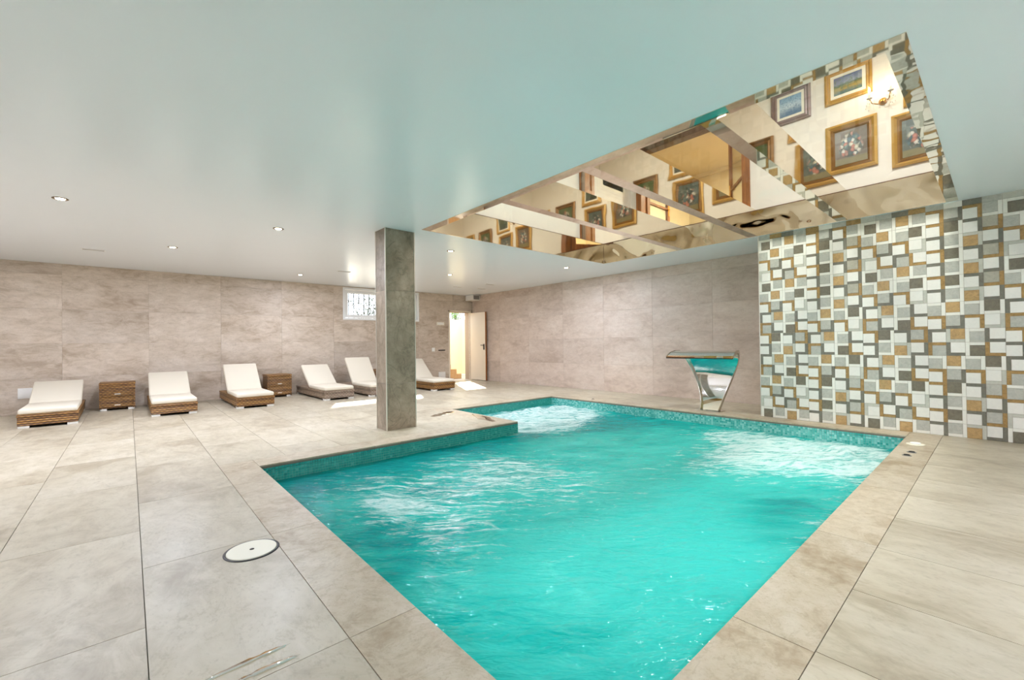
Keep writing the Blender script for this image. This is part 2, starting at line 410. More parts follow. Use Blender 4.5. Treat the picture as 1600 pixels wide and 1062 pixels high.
def cell_geo(code, h=CH):
    """square + L-shaped border; facing -X, u runs towards -Y (to the right in view)"""
    sq, bo, cor = code[0], code[1], code[2:]
    t = .034; e = .0012
    l = t if 'l' in cor else 0; rr = t if 'r' in cor else 0; tp = t if 't' in cor else 0; bt = t if 'b' in cor else 0
    w = CW
    def b(u0, u1, v0, v1, th):  # u from left, v from bottom
        return bv(-th, .008, w/2-u1, w/2-u0, v0-h/2, v1-h/2)
    vs, fs, mi = [], [], []
    def add(box, m):
        o = len(vs); vs.extend(box); fs.extend([tuple(i+o for i in f) for f in BF]); mi.extend([m]*6)
    add(b(l+e, w-rr-e, bt+e, h-tp-e, .003), 0)
    if l: add(b(e, l-e, e, h-e, .0012), 1)
    if rr: add(b(w-rr+e, w-e, e, h-e, .0012), 1)
    u0, u1 = (l if l else e), (w-rr if rr else w-e)
    if tp: add(b(u0, u1, h-tp+e, h-e, .0012), 1)
    if bt: add(b(u0, u1, e, bt-e, .0012), 1)
    return vs, fs, mi
CM = {}
def cell_mesh(code):
    if code not in CM:
        vs, fs, mi = cell_geo(code); CM[code] = me_from('mosaic_piece', vs, fs, [CELL[code[0]], CELL[code[1]]], mi)
    return CM[code]
rest_v, rest_f, rest_m = [], [], []; keys = list(CELL)
for ci in range(27):
    yc = YM-.004-CW*(ci+.5)-.0*ci
    if yc-CW/2 < YN: break
    for ri in range(17):
        code = PAT[ri][ci % 8]; zc = CH*(16-ri+.5)+.001
        if ci < 17: obj('mosaic_piece', cell_mesh(code), wm, (XM, yc, zc))
        else:
            vs, fs, mi = cell_geo(code); o = len(rest_v)
            rest_v += [(v[0]+XM, v[1]+yc, v[2]+zc) for v in vs]; rest_f += [tuple(i+o for i in f) for f in fs]
            rest_m += [keys.index(code[0]) if q == 0 else keys.index(code[1]) for q in mi]
    # cut row at the very top
    o = len(rest_v); kk = keys.index(PAT[15][ci % 8][1] if ci % 3 else 'G')
    rest_v += bv(XM-.002, XM+.008, yc-CW/2+.001, yc+CW/2-.001, CH*17+.002, H); rest_f += [tuple(i+o for i in f) for f in BF]; rest_m += [kk]*6
obj('mosaic_remainder', me_from('mosaic_remainder', rest_v, rest_f, [CELL[q] for q in keys], rest_m), wm, kind='stuff')
boxes('trim_1', [(XM-.006, XM+.03, YM-.006, YM+.004, 0, H)], M['trim'], kind='structure', label='thin metal edge strip at the far end of the mosaic wall', category='trim')

# ceiling --------------------------------------------------------------
OX0, OX1, OY0, OY1 = 2.87, 6.79, .285, 5.0
ce = [(q[0], q[1], q[2], q[3], H, H+.06) for q in rect_minus((XL, XR+.012, YN, YB+.012), [(OX0, OX1, OY0, OY1)])]
boxes('ceiling', ce, M['ceil'], kind='structure', label='glossy pale stretched ceiling over the pool room', category='ceiling')
ZG = 2.985
slab = [(q[0], q[1], q[2], q[3], H+.06, ZG) for q in rect_minus((XL, 13.2, YN-.2, YB+.3), [(OX0-.0, OX1+.02, OY0-.0, OY1+.02)])]
slab = [(a0, a1, b0, b1, (H+.06 if a1 < XR+.4 else 2.95), z1) for (a0, a1, b0, b1, z0, z1) in slab]
boxes('floor_upper', slab, M['woodd'], kind='structure', label='floor of the room above the pool', category='floor')

# ------------------------------------------------------------------ glass floor light in the ceiling
sk = thing('ceiling_skylight', 'large rectangular glass opening in the ceiling framed by mirror polished steel beams', 'skylight', (OX0, OY0, H))
def skp(name, bl, mat, **t):
    return boxes(name, [(a-OX0, b-OX0, c_-OY0, d_-OY0, e-H, f-H) for (a, b, c_, d_, e, f) in bl], mat, sk, **t)
FW = .12; DW = .095
skp('edge_flange', [(OX0, OX0+FW, OY0, OY1, H-.004, H+.008)], M['mirror'])
skp('edge_flange', [(OX0+FW, OX1, OY0, OY0+DW, H-.004, H+.008)], M['mirror_ripple'])
skp('edge_flange', [(OX0+FW, OX1, OY1-.012, OY1+.004, H-.004, H+.004)], M['mirror'])
skp('edge_flange', [(OX1-.012, OX1+.004, OY0+DW, OY1-.012, H-.004, H+.004)], M['mirror'])
skp('side_panel', [(OX0+FW-.01, OX0+FW, OY0+DW, OY1, H+.008, ZG-.02)], M['mirror'])
skp('side_panel', [(OX0+FW, OX1, OY0+DW-.01, OY0+DW, H+.008, ZG-.02)], M['mirror_ripple'])
skp('side_panel', [(OX0+FW, OX1-.006, OY1-.006, OY1+.006, H+.004, ZG-.02)], M['mirror'])
BEAMS = [(1.255, 1.365), (2.30, 2.42), (3.40, 3.52)]
cuts = [OY0+DW]+[q for b_ in BEAMS for q in b_]+[OY1]
for a, b in ((OY0+DW, 1.31), (1.31, 2.36), (2.36, 3.46), (3.46, OY1)):
    skp('side_panel', [(OX1-.006, OX1+.006, a+.002, min(b, OY1-.008)-.002, H+.004, ZG-.02)], M['mirror_wave'])
for a, b in BEAMS: skp('cross_beam', [(OX0+FW, OX1, a, b, H-.002, ZG-.02)], M['mirror'])
gy = [OY0]+[(a+b)/2 for a, b in BEAMS]+[OY1+.02]
for a, b in zip(gy[:-1], gy[1:]): skp('glass_pane', [(OX0, OX1+.02, a+.003, b-.003, ZG-.018, ZG)], M['glass'])

# ------------------------------------------------------------------ room above
UH = 5.75; UY = 5.2; UYN = -1.4
DR = (2.94, 4.96, ZG, 5.06)      # double doorway in the upper right wall (y, z)
boxes('wall_upper_right', [(XR, XR+.16, q[0], q[1], q[2], q[3]) for q in rect_minus((UYN, UY+.15, ZG, UH), [DR])], M['upper'], kind='structure', label='white picture wall of the room above the glass', category='wall')
boxes('wall_upper_back', [(XL, XR, UY, UY+.15, ZG, UH)], M['upper'], kind='structure', label='white far wall of the room above the glass', category='wall')
boxes('wall_upper_near', [(1.2, XR+.16, UYN-.15, UYN, ZG, UH)], M['upper'], kind='structure', label='near wall of the room above the glass', category='wall')
boxes('wall_upper_left', [(1.05, 1.2, UYN-.15, UY, ZG, UH)], M['upper'], kind='structure', label='left wall of the room above the glass', category='wall')
boxes('ceiling_upper', [(1.05, XR+.16, UYN-.15, UY+.15, UH, UH+.1)], M['cream'], kind='structure', label='ceiling of the room above the glass', category='ceiling')
hx1, hy1 = 11.9, 5.8
M['hall'] = plain('hall plaster', lin((216, 203, 170)), .7)
boxes('wall_hall', [(hx1, hx1+.15, .5, hy1, 2.95, 5.72), (XR+.16, hx1+.15, hy1, hy1+.15, 2.95, 5.72), (XR+.16, hx1+.15, .35, .5, 2.95, 5.72)], M['hall'], kind='structure', label='cream walls of the hall behind the upper doorway', category='wall')
boxes('ceiling_hall', [(XR+.16, hx1+.15, .35, hy1+.15, 5.72, 5.8)], M['hall'], kind='structure', label='cream ceiling of the hall behind the upper doorway', category='ceiling')
boxes('trim_2', [(hx1-.08, hx1, .5, hy1, 5.62, 5.72), (XR+.16, hx1, hy1-.08, hy1, 5.62, 5.72)], M['hall'], kind='structure', label='cornice around the hall ceiling', category='trim')
d2 = thing('door_2', 'double glazed wooden doorway in the white wall of the room above', 'door', (XR, (DR[0]+DR[1])/2, ZG), kind='structure')
def d2p(name, bl, mat, par=None):
    o = d2.location
    return boxes(name, [(a-o.x, b-o.x, c_-o.y, d_-o.y, e-o.z, f-o.z) for (a, b, c_, d_, e, f) in bl], mat, par or d2, .004)
d2p('jamb', [(XR-.025, XR+.18, DR[0]-.11, DR[0]+.02, ZG, DR[3]+.09)], M['wood'])
d2p('jamb', [(XR-.025, XR+.18, DR[1]-.02, DR[1]+.10, ZG, DR[3]+.09)], M['wood'])
d2p('lintel', [(XR-.025, XR+.18, DR[0]+.02, DR[1]-.02, DR[3]-.02, DR[3]+.09)], M['woodd'])
def leaf2(hy, ang, L):
    rt = bpy.data.objects.new('door_leaf', None); C.objects.link(rt); rt.parent = d2
    rt.location = (.17, hy-d2.location.y, 0); rt.rotation_euler = (0, 0, ang)
    hz = DR[3]-ZG-.03
    me = boxes('leaf_frame', [(0, .10, -.02, .02, .01, hz), (L-.11, L, -.02, .02, .01, hz), (.10, L-.11, -.02, .02, .01, .55), (.10, L-.11, -.02, .02, hz-.11, hz), (.10, L-.11, -.02, .02, 1.05, 1.10)], M['wood'], rt)
    boxes('leaf_pane', [(.10, L-.11, -.004, .004, .55, 1.05)], M['pane'], rt)
    boxes('leaf_pane', [(.10, L-.11, -.004, .004, 1.10, hz-.11)], M['pane'], rt)
    boxes('door_handle', [(L-.075, L-.035, -.03, .03, .92, 1.18), (L-.16, L-.05, -.06, -.04, 1.06, 1.08)], M['brass'], rt, .003)
leaf2(DR[0]+.03, .64, .93); leaf2(DR[1]-.03, 0.0, .93)

# paintings ---------------------------------------------------------------
def canvas_flowers(name, bgc, seed, cols):
    k = N(name); v = k.coord('Generated')
    sx = k.n('ShaderNodeSeparateXYZ'); k.l(v, sx.inputs[0])
    Y, Z = sx.outputs[1], sx.outputs[2]
    dy = k.math('SUBTRACT', Y, .5); dz = k.math('SUBTRACT', Z, .52)
    rr = k.math('SQRT', k.math('ADD', k.math('MULTIPLY', dy, dy), k.math('MULTIPLY', dz, dz)))
    vo = k.n('ShaderNodeTexVoronoi'); vo.inputs['Scale'].default_value = 10.0
    vm = k.n('ShaderNodeVectorMath', operation='ADD'); k.l(v, vm.inputs[0]); vm.inputs[1].default_value = (seed, seed*.7, seed*1.3); k.l(vm.outputs[0], vo.inputs['Vector'])
    sp = k.n('ShaderNodeSeparateColor'); k.l(vo.outputs['Color'], sp.inputs[0])
    fcol = k.ramp(sp.outputs[0], [(i/len(cols), c) for i, c in enumerate(cols)], 'CONSTANT')
    shade = k.math('SUBTRACT', 1.05, k.math('MULTIPLY', vo.outputs['Distance'], .9))
    fc = k.mix(1.0, fcol, shade, 'MULTIPLY')
    ns = k.noise(vm.outputs[0], 4.0, 3)
    edge = k.math('ADD', rr, k.math('MULTIPLY', k.math('SUBTRACT', ns, .5), .35))
    mask = k.ramp(edge, [(.30, (1, 1, 1)), (.38, (0, 0, 0))])
    back = k.mix(k.noise(v, 3.0, 4), tuple(c*.55 for c in bgc), bgc)
    table = k.ramp(Z, [(.2, lin((120, 104, 62))), (.26, (0, 0, 0))]); 
    back = k.mix(k.ramp(Z, [(.17, (1, 1, 1)), (.2, (0, 0, 0))]), back, lin((118, 108, 70)))
    k.l(k.mix(mask, back, fc), k.b.inputs['Base Color']); k.set(Roughness=.35); return k.m
def canvas_landscape(name, stops, seed, blot):
    k = N(name); v = k.coord('Generated')
    sx = k.n('ShaderNodeSeparateXYZ'); k.l(v, sx.inputs[0])
    n = k.noise(v, 5.0+seed, 5, .6, .8)
    z = k.math('ADD', sx.outputs[2], k.math('MULTIPLY', k.math('SUBTRACT', n, .5), .35))
    col = k.ramp(z, stops)
    n2 = k.noise(v, 9.0+seed, 4, .6, .3)
    col = k.mix(k.ramp(n2, [(.52, (0, 0, 0)), (.66, (1, 1, 1))]), col, blot)
    k.l(col, k.b.inputs['Base Color']); k.set(Roughness=.4); return k.m
FLC = [lin((52, 74, 70)), lin((226, 216, 190)), lin((70, 110, 120)), lin((214, 150, 130)), lin((60, 70, 50)), lin((235, 228, 214)), lin((196, 120, 100)), lin((110, 130, 120))]
CV = {'fl1': canvas_flowers('flower canvas brown', lin((112, 96, 76)), 3.1, FLC), 'fl2': canvas_flowers('flower canvas teal', lin((84, 96, 88)), 7.7, FLC),
      'fl3': canvas_flowers('flower canvas green', lin((78, 98, 50)), 5.3, FLC),
      'blue': canvas_landscape('blue winter canvas', [(.15, lin((90, 122, 150))), (.5, lin((186, 206, 220))), (.8, lin((128, 166, 198)))], 5, lin((66, 104, 146))),
      'land': canvas_landscape('river landscape canvas', [(.1, lin((72, 100, 104))), (.32, lin((170, 144, 64))), (.5, lin((66, 92, 66))), (.62, lin((132, 142, 164))), (.9, lin((96, 108, 146)))], 0, lin((96, 120, 90))),
      'dark': canvas_landscape('dark green canvas', [(.1, lin((40, 44, 30))), (.5, lin((60, 76, 56))), (.9, lin((88, 104, 84)))], 4, lin((30, 38, 30)))}
def painting(label, plane, a0, a1, z0, z1, cv, fmat, fw=.07, mat_w=0.0, lip=None, dep=.045, group='paintings in the room above'):
    """plane 'x': hangs on wall x=XR facing -X (a = y).  plane 'y': hangs on wall y=UY facing -Y (a = x)"""
    ca, cz = (a0+a1)/2, (z0+z1)/2
    if plane == 'x': t = thing('painting', label, 'painting', (XR-.002, ca, z0), 0, group)
    else: t = thing('painting', label, 'painting', (ca, UY-.002, z0), -PI/2, group)
    w, h = (a1-a0)/2, z1-z0
    def ring(name, o, i, d0, d1, m):
        # mitred frame ring from outset o to inset i (from the outer edge), raised profile
        vs, fs = [], []
        for (s_, dd) in ((o, 0.0), (o, d0), ((o+i)/2, d1), (i, d0*.5), (i, 0.0)):
            vs += [(-dd, -w+s_, s_), (-dd, w-s_, s_), (-dd, w-s_, h-s_), (-dd, -w+s_, h-s_)]
        for j in range(4):
            for q in range(4):
                e = (q+1) % 4; fs.append((j*4+q, j*4+e, (j+1)*4+e, (j+1)*4+q))
        obj(name, me_from(name, vs, fs, m), t)
    ring('outer_frame', 0, fw*.55, dep*.7, dep, fmat)
    ring('inner_frame', fw*.55, fw, dep*.45, dep*.6, lip or fmat)
    if mat_w: boxes('mount', [(-.012, 0, -w+fw-.002, w-fw+.002, fw-.002, h-fw+.002)], M['mat'], t)
    c_ = fw+mat_w
    boxes('canvas', [(-.016, -.0, -w+c_, w-c_, c_, h-c_)], CV[cv], t)
painting('blue snowy scene in a mauve silvered frame on the upper wall', 'x', 1.925, 2.482, 4.61, 5.17, 'blue', M['mauve'], .09, .035)
painting('river landscape in a gold frame, above the flower painting by the sconce', 'x', 1.172, 1.74, 4.665, 5.16, 'land', M['goldA'], .075, .04)
painting('large bouquet painting in a wide gold frame, directly below the river landscape', 'x', 1.127, 1.739, 3.595, 4.33, 'fl1', M['goldA'], .115, 0, M['goldB'])
painting('bouquet painting in a gold frame cut off by the right steel edge, below the sconce', 'x', .36, .975, 3.48, 4.21, 'fl2', M['goldA'], .11, 0, M['goldB'])
painting('small gold framed picture right of the crystal sconce, half hidden by the steel edge', 'x', .28, .845, 4.28, 4.86, 'dark', M['goldA'], .08, .03)
painting('green bouquet painting mirrored in the nearest steel beam', 'x', -.55, .05, 3.62, 4.5, 'fl3', M['goldB'], .1)
painting('dark picture on the upper wall mirrored in the steel edge', 'x', -1.2, -.75, 3.62, 4.5, 'dark', M['goldA'], .08)
painting('wide pale pink framed picture on the far upper wall beside the doorway', 'y', 6.9, 7.93, 4.06, 4.86, 'land', plain('rose frame', lin((206, 176, 152)), .4, .2), .12, .05)
painting('small dark green picture high in the corner beside the upper doorway', 'y', 7.3, 7.9, 4.93, 5.5, 'dark', M['goldB'], .05)
painting('dark green picture on the far upper wall near the third steel beam', 'y', 5.06, 5.68, 3.66, 4.5, 'dark', M['goldB'], .06)
# wooden door on the upper far wall
d3 = thing('door_3', 'tall honey wood door panel on the far wall of the room above', 'door', (6.52, UY, ZG), kind='structure')
boxes('door_leaf', [(-.19, .19, -.05, -.002, 0, 2.15)], M['wood'], d3, .006)
boxes('door_stile', [(.10, .19, -.07, -.05, 0, 2.15)], M['wood'], d3, .006)
boxes('door_stile', [(-.19, -.10, -.07, -.05, 0, 2.15)], M['woodd'], d3, .006)
boxes('door_stile', [(-.10, .10, -.07, -.05, .9, 1.0)], M['wood'], d3, .004)

# sconce ------------------------------------------------------------------
sc = thing('wall_sconce', 'lit two-candle crystal sconce on the white upper wall between the gold frames', 'sconce', (XR, 1.06, 4.42))
lathe('back_plate', [(.001, .0), (.05, .0), (.05, .012), (.02, .03)], M['brass'], sc, (0, 0, .05)).rotation_euler = (0, -PI/2, 0)
for s_, dz in ((.13, .0), (-.10, .02)):
    tube('arm', [(-.03, 0, .05), (-.09, s_*.35, .0), (-.13, s_*.8, .02), (-.14, s_, .09+dz)], .007, M['brass'], sc)
    lathe('candle_dish', [(.001, -.012), (.03, 0), (.036, .008), (.01, .004)], M['crystal'], sc, (-.14, s_, .09+dz), 16)
    cd = lathe('candle', [(.011, 0), (.011, .085), (.001, .088)], M['ivory'], sc, (-.14, s_, .095+dz), 12)
    lathe('bulb', [(.002, .085), (.012, .10), (.014, .12), (.008, .15), (.001, .165)], M['bulb'], cd, (0, 0, 0), 12)
    L = bpy.data.lights.new('sconce_light', 'POINT'); L.energy = 1.3; L.color = (1, .70, .38); L.shadow_soft_size = .03
    lo = bpy.data.objects.new('sconce_light', L); C.objects.link(lo); lo.parent = sc; lo.location = (-.16, s_, .235+dz)
for i in range(26):
    s_ = (.13, -.10)[i % 2]; a = i*2.4
    q = .035+.02*random.random(); zz = .06-.12*random.random()
    vs = [(0, 0, -.022), (.006, 0, 0), (0, .006, 0), (-.006, 0, 0), (0, -.006, 0), (0, 0, .012)]
    fs = [(0, 2, 1), (0, 3, 2), (0, 4, 3), (0, 1, 4), (5, 1, 2), (5, 2, 3), (5, 3, 4), (5, 4, 1)]
    obj('crystal_drop', me_from('crystal_drop', vs, fs, M['crystal']), sc, (-.14+q*math.cos(a), s_+q*math.sin(a), zz))

# lamps above --------------------------------------------------------------
def unseen_ceiling_lamp(name, label, loc, power, size, col):
    t = thing(name, label, 'lamp', loc)
    lathe('lamp_base', [(.06, 0), (.06, -.03), (size/2+.03, -.05), (size/2+.03, -.07)], M['brass'], t, (0, 0, 0), 24)
    lathe('lamp_shade', [(size/2+.02, -.065), (size/2, -.10), (size/3, -.13), (.001, -.14)], M['ivory'], t, (0, 0, 0), 24)
    L = bpy.data.lights.new(name+'_light', 'AREA'); L.shape = 'DISK'; L.size = size; L.energy = power; L.color = col
    lo = bpy.data.objects.new(name+'_light', L); C.objects.link(lo); lo.parent = t; lo.location = (0, 0, -.16)
unseen_ceiling_lamp('unseen_ceiling_lamp', 'unseen round lamp added on the ceiling of the room above the glass', (4.6, 2.4, UH), UPPER_W, .6, (.95, .97, 1.0))  # unseen, added to light the pool through the glass
unseen_ceiling_lamp('unseen_ceiling_lamp', 'unseen round lamp added on the upper ceiling toward the picture wall', (5.4, .6, UH), UPPER_W*1.1, .5, (.95, .97, 1.0))  # unseen, added to brighten the picture wall
unseen_ceiling_lamp('hall_lamp', 'round lamp on the hall ceiling behind the upper doorway', (10.6, 2.6, 5.72), HALL_W, .5, (1.0, .9, .7))

# downlights ----------------------------------------------------------------
def downlight(x, y, label):
    t = thing('downlight', label, 'downlight', (x, y, H), 0, 'recessed ceiling downlights')
    lathe('trim_ring', [(.062, .0), (.062, -.004), (.055, -.007), (.043, -.005), (.040, .0)], M['bronze'], t, (0, 0, 0), 28)
    lathe('lamp', [(.039, -.0), (.034, -.006), (.001, -.0065)], M['bulb'], t, (0, 0, -.001), 24)
    L = bpy.data.lights.new('downlight_light', 'AREA'); L.shape = 'DISK'; L.size = .075; L.energy = DOWNLIGHT_W*(.6 if y > 9 else 1.0); L.color = WARM
    lo = bpy.data.objects.new('downlight_light', L); C.objects.link(lo); lo.parent = t; lo.location = (0, 0, -.012)
for x, y, s_ in [(-.51, 6.22, 'downlight with a dark bronze rim, leftmost on the ceiling'), (.496, 8.19, 'downlight over the second lounger from the left'),
                 (1.435, 6.10, 'downlight nearest the left side of the stone pillar'), (2.70, 9.74, 'small far downlight between the fourth lounger and the back wall'),
                 (3.89, 5.86, 'downlight just right of the pillar beside the skylight corner'), (5.19, 7.86, 'small downlight right of the pillar toward the door'),
                 (6.55, 5.735, 'downlight by the far corner of the skylight over the right wall'),
                 (-2.3, 2.4, 'downlight out of view on the left near the camera'), (-2.3, 5.2, 'downlight out of view on the left'), (-2.3, 8.2, 'downlight out of view by the left wall'),
                 (2.0, -1.2, 'unseen downlight added behind the camera to the right'), (3.9, -1.2, 'downlight added out of view near the mosaic wall')]:  # this pair is unseen, added to brighten the near right floor
    downlight(x, y, s_)
for x, y, a, s_ in [(-.40, 9.12, 0, 'slim ceiling air slot above the left rattan table'), (3.27, 8.80, 0, 'slim ceiling air slot left of the pillar'), (6.43, 9.40, 0, 'faint air slot near the door, left one'),
                    (7.18, 9.34, 0, 'tiny dark ceiling slot in front of the corner box'), (6.81, 8.52, 0, 'ceiling slot nearest the right wall corner')]:
    t = thing('ceiling_slot', s_, 'vent', (x, y, H), 0, 'ceiling air slots')
    boxes('slot_frame', [(-.13, .13, -.035, .035, -.006, 0)], M['white'], t, .002)
    boxes('slot_opening', [(-.12, .12, -.022, .022, -.009, -.006)], M['grey'], t)
# corner box
t = thing('corner_unit', 'white box unit high in the far corner above the door', 'speaker', (7.93, 10.72, 2.43))
boxes('box_body', [(-.16, .11, -.18, .20, 0, .165)], M['whitepl'], t, .012)
boxes('box_grille', [(-.13, .08, -.186, -.18, .025, .14)], M['grey'], t)

# ------------------------------------------------------------------ pillar
QX0, QX1, QY0, QY1 = 2.455, 2.868, 5.195, 5.48
pi_ = thing('pillar', 'square stone clad pillar standing at the pool edge', 'pillar', ((QX0+QX1)/2, (QY0+QY1)/2, 0))
ox, oy = pi_.location.x, pi_.location.y
boxes('core', [(QX0-ox+.01, QX1-ox-.01, QY0-oy+.01, QY1-oy-.01, 0, H)], M['wallgrout'], pi_)
for z0, z1 in ((0, .6), (.6, 1.8), (1.8, H)):
    e = .0012
    for b in ((QX0, QX1, QY0, QY0+.012), (QX0, QX1, QY1-.012, QY1), (QX0, QX0+.012, QY0+.012, QY1-.012), (QX1-.012, QX1, QY0+.012, QY1-.012)):
        boxes('stone_panel', [(b[0]-ox, b[1]-ox, b[2]-oy, b[3]-oy, z0+e, z1-e)], M['pillar'], pi_)
for cx, cy in ((QX0, QY0), (QX1, QY0), (QX0, QY1), (QX1, QY1)):
    boxes('corner_trim', [(cx-ox-.006, cx-ox+.006, cy-oy-.006, cy-oy+.006, 0, H)], M['trim'], pi_)

# ------------------------------------------------------------------ window
w1 = thing('window_1', 'white framed basement window high on the back wall behind the pillar', 'window', (WIN[0], YB, WIN[2]), kind='structure')
ww, wh = WIN[1]-WIN[0], WIN[3]-WIN[2]
def frame_boxes(x0, x1, z0, z1, t_, y0, y1):
    return [(x0, x0+t_, y0, y1, z0, z1), (x1-t_, x1, y0, y1, z0, z1), (x0+t_, x1-t_, y0, y1, z0, z0+t_), (x0+t_, x1-t_, y0, y1, z1-t_, z1)]
boxes('window_frame', frame_boxes(-.03, ww+.03, -.03, wh+.03, .05, -.015, .10), M['white'], w1)
boxes('window_sash', frame_boxes(.03, ww/2, .03, wh-.03, .075, .03, .09), M['white'], w1)
boxes('window_sash', frame_boxes(ww/2, ww-.03, .03, wh-.03, .075, .03, .09), M['white'], w1)
boxes('window_pane', [(.105, ww/2-.075, .055, .062, .105, wh-.105)], M['pane'], w1)
boxes('window_pane', [(ww/2+.075, ww-.105, .055, .062, .105, wh-.105)], M['pane'], w1)
gr = thing('window_grille', 'dark vertical iron bars outside the basement window', 'grille', (WIN[0], YB+.28, WIN[2]))
for i in range(15):
    x = .08+i*(ww-.16)/14
    tube('bar', [(x, 0, 0), (x, 0, wh)], .009, M['dark'], gr, 8)
for z in (.10, wh-.08): boxes('rail', [(0, ww, -.008, .008, z-.012, z+.012)], M['dark'], gr)

# ------------------------------------------------------------------ door 1
d1 = thing('door_1', 'cream metal door standing open against the right wall', 'door', (DOOR[0], YB, 0), kind='structure')
dw = DOOR[1]-DOOR[0]
M['doorp'] = plain('cream door paint', lin((236, 222, 200)), .4)
boxes('door_frame', [(-.045, .0, -.02, .12, 0, 2.125), (dw, dw+.045, -.02, .12, 0, 2.125), (-.045, dw+.045, -.02, .12, 2.08, 2.125)], M['doorp'], d1)
lf = boxes('door_leaf', [(0, .76, -.02, .02, .012, 2.06)], M['doorp'], d1, .003, loc=(dw-.0, -.03, 0)); lf.rotation_euler = (0, 0, -1.60)
lh = boxes('door_handle', [(.67, .71, -.04, -.02, .93, 1.10), (.56, .70, -.062, -.045, 1.055, 1.075), (.685, .705, -.06, -.02, 1.055, 1.075)], M['dark'], lf, .003)
boxes('door_edge', [(.755, .764, -.021, .021, .012, 2.06)], M['wood'], lf)

# back wall fittings
def plate(label, x0, x1, z0, z1, cat, mat, name, inner=None):
    t = thing(name, label, cat, ((x0+x1)/2, YB, z0))
    w, h = (x1-x0)/2, z1-z0
    boxes('cover', [(-w, w, -.012, -.001, 0, h)], mat, t, .003)
    boxes('inset', [(-w*.8, w*.8, -.016, -.012, h*.15, h*.85)], inner or M['whitepl'], t)
plate('white wall plate at floor level left of the first lounger', -1.40, -1.18, .27, .445, 'wall plate', M['whitepl'], 'wall_plate')
plate('white wall vent plate low beside the open doorway', 6.80, 7.03, .11, .295, 'wall plate', M['whitepl'], 'wall_plate')
plate('small white light switch left of the doorway', 6.58, 6.68, .90, 1.01, 'switch', M['whitepl'], 'light_switch')
plate('small cream sign beside the top of the doorway', 6.75, 7.01, 1.67, 1.76, 'sign', M['ivory'], 'wall_sign')
plate('slim dark holder on the wall between the switch and the doorway', 6.80, 7.03, .915, .945, 'holder', M['dark'], 'wall_holder', M['dark'])

# ------------------------------------------------------------------ outside
boxes('ground_stairwell', [(6.3, 9.2, YB+.0, 13.2, -.1, -.005)], M['ground'], kind='structure', label='stairwell landing outside the door', category='ground')
boxes('wall_stairwell', [(6.3, 9.2, 13.2, 13.4, 0, 2.0), (9.2, 9.4, YB+.32, 13.4, 0, 2.0), (6.14, 6.29, YB+.32, 13.4, 0, 1.7)], M['ext'], kind='structure', label='sunlit white stairwell wall outside the door', category='wall')
st = thing('outdoor_steps', 'terracotta steps rising outside the open door', 'steps', (6.3, 11.6, 0))
for k_, xe in enumerate((1.77, 1.58, 1.36, 1.1)):
    boxes('step', [(0, xe, 0, 1.3, .155*k_, .155*(k_+1)-.002)], M['stepwood'], st, .006)
boxes('ground_garden', [(-2, 6.14, YB+.32, 20, 1.5, 1.7), (6.14, 14, 13.4, 22, 1.5, 1.98)], M['ground'], kind='structure', label='garden ground outside the window', category='ground')
def shrub(label, loc, h, w, nleaf, mat, seed):
    rg = random.Random(seed); t = thing('shrub', label, 'shrub', loc)
    pts = []
    for i in range(9):
        a = rg.uniform(0, 2*PI); q = rg.uniform(.3, 1)*w/2; p = [(rg.uniform(-.05, .05), rg.uniform(-.05, .05), 0)]
        for j in range(1, 5):
            f = j/4; p.append((q*math.cos(a)*f+rg.uniform(-.05, .05), q*math.sin(a)*f+rg.uniform(-.05, .05), h*f*rg.uniform(.85, 1.0)))
        tube('stem', p, [.014, .012, .009, .006, .003], M['leafd'], t, 6); pts += p[1:]
    vs, fs = [], []
    for i in range(nleaf):
        p = Vector(rg.choice(pts))+Vector((rg.gauss(0, .09), rg.gauss(0, .09), rg.gauss(0, .09)))
        a = Vector((rg.gauss(0, 1), rg.gauss(0, 1), rg.gauss(0, 1))).normalized(); b = a.cross(Vector((rg.gauss(0, 1), rg.gauss(0, 1), rg.gauss(0, 1)))).normalized()
        L, wd = rg.uniform(.05, .1), .02; o = len(vs)
        vs += [p-a*L/2, p+b*wd, p+a*L/2, p-b*wd]; fs.append((o, o+1, o+2, o+3))
    obj('foliage', me_from('foliage', vs, fs, mat), t, kind='stuff')
shrub('yellow green shrub above the stairwell wall seen through the door', (8.75, 13.9, 1.98), 1.1, 1.5, 900, M['leaf'], 3)
shrub('second yellow green shrub above the stairwell wall', (9.9, 14.6, 1.98), 1.1, 1.4, 700, M['leaf'], 9)
shrub('sparse dark shrub outside the basement window', (5.6, 13.4, 1.7), 1.2, 1.6, 260, M['leafd'], 5)
shrub('smaller dark shrub further from the basement window', (6.6, 15.2, 1.7), 1.3, 1.5, 260, M['leafd'], 6)

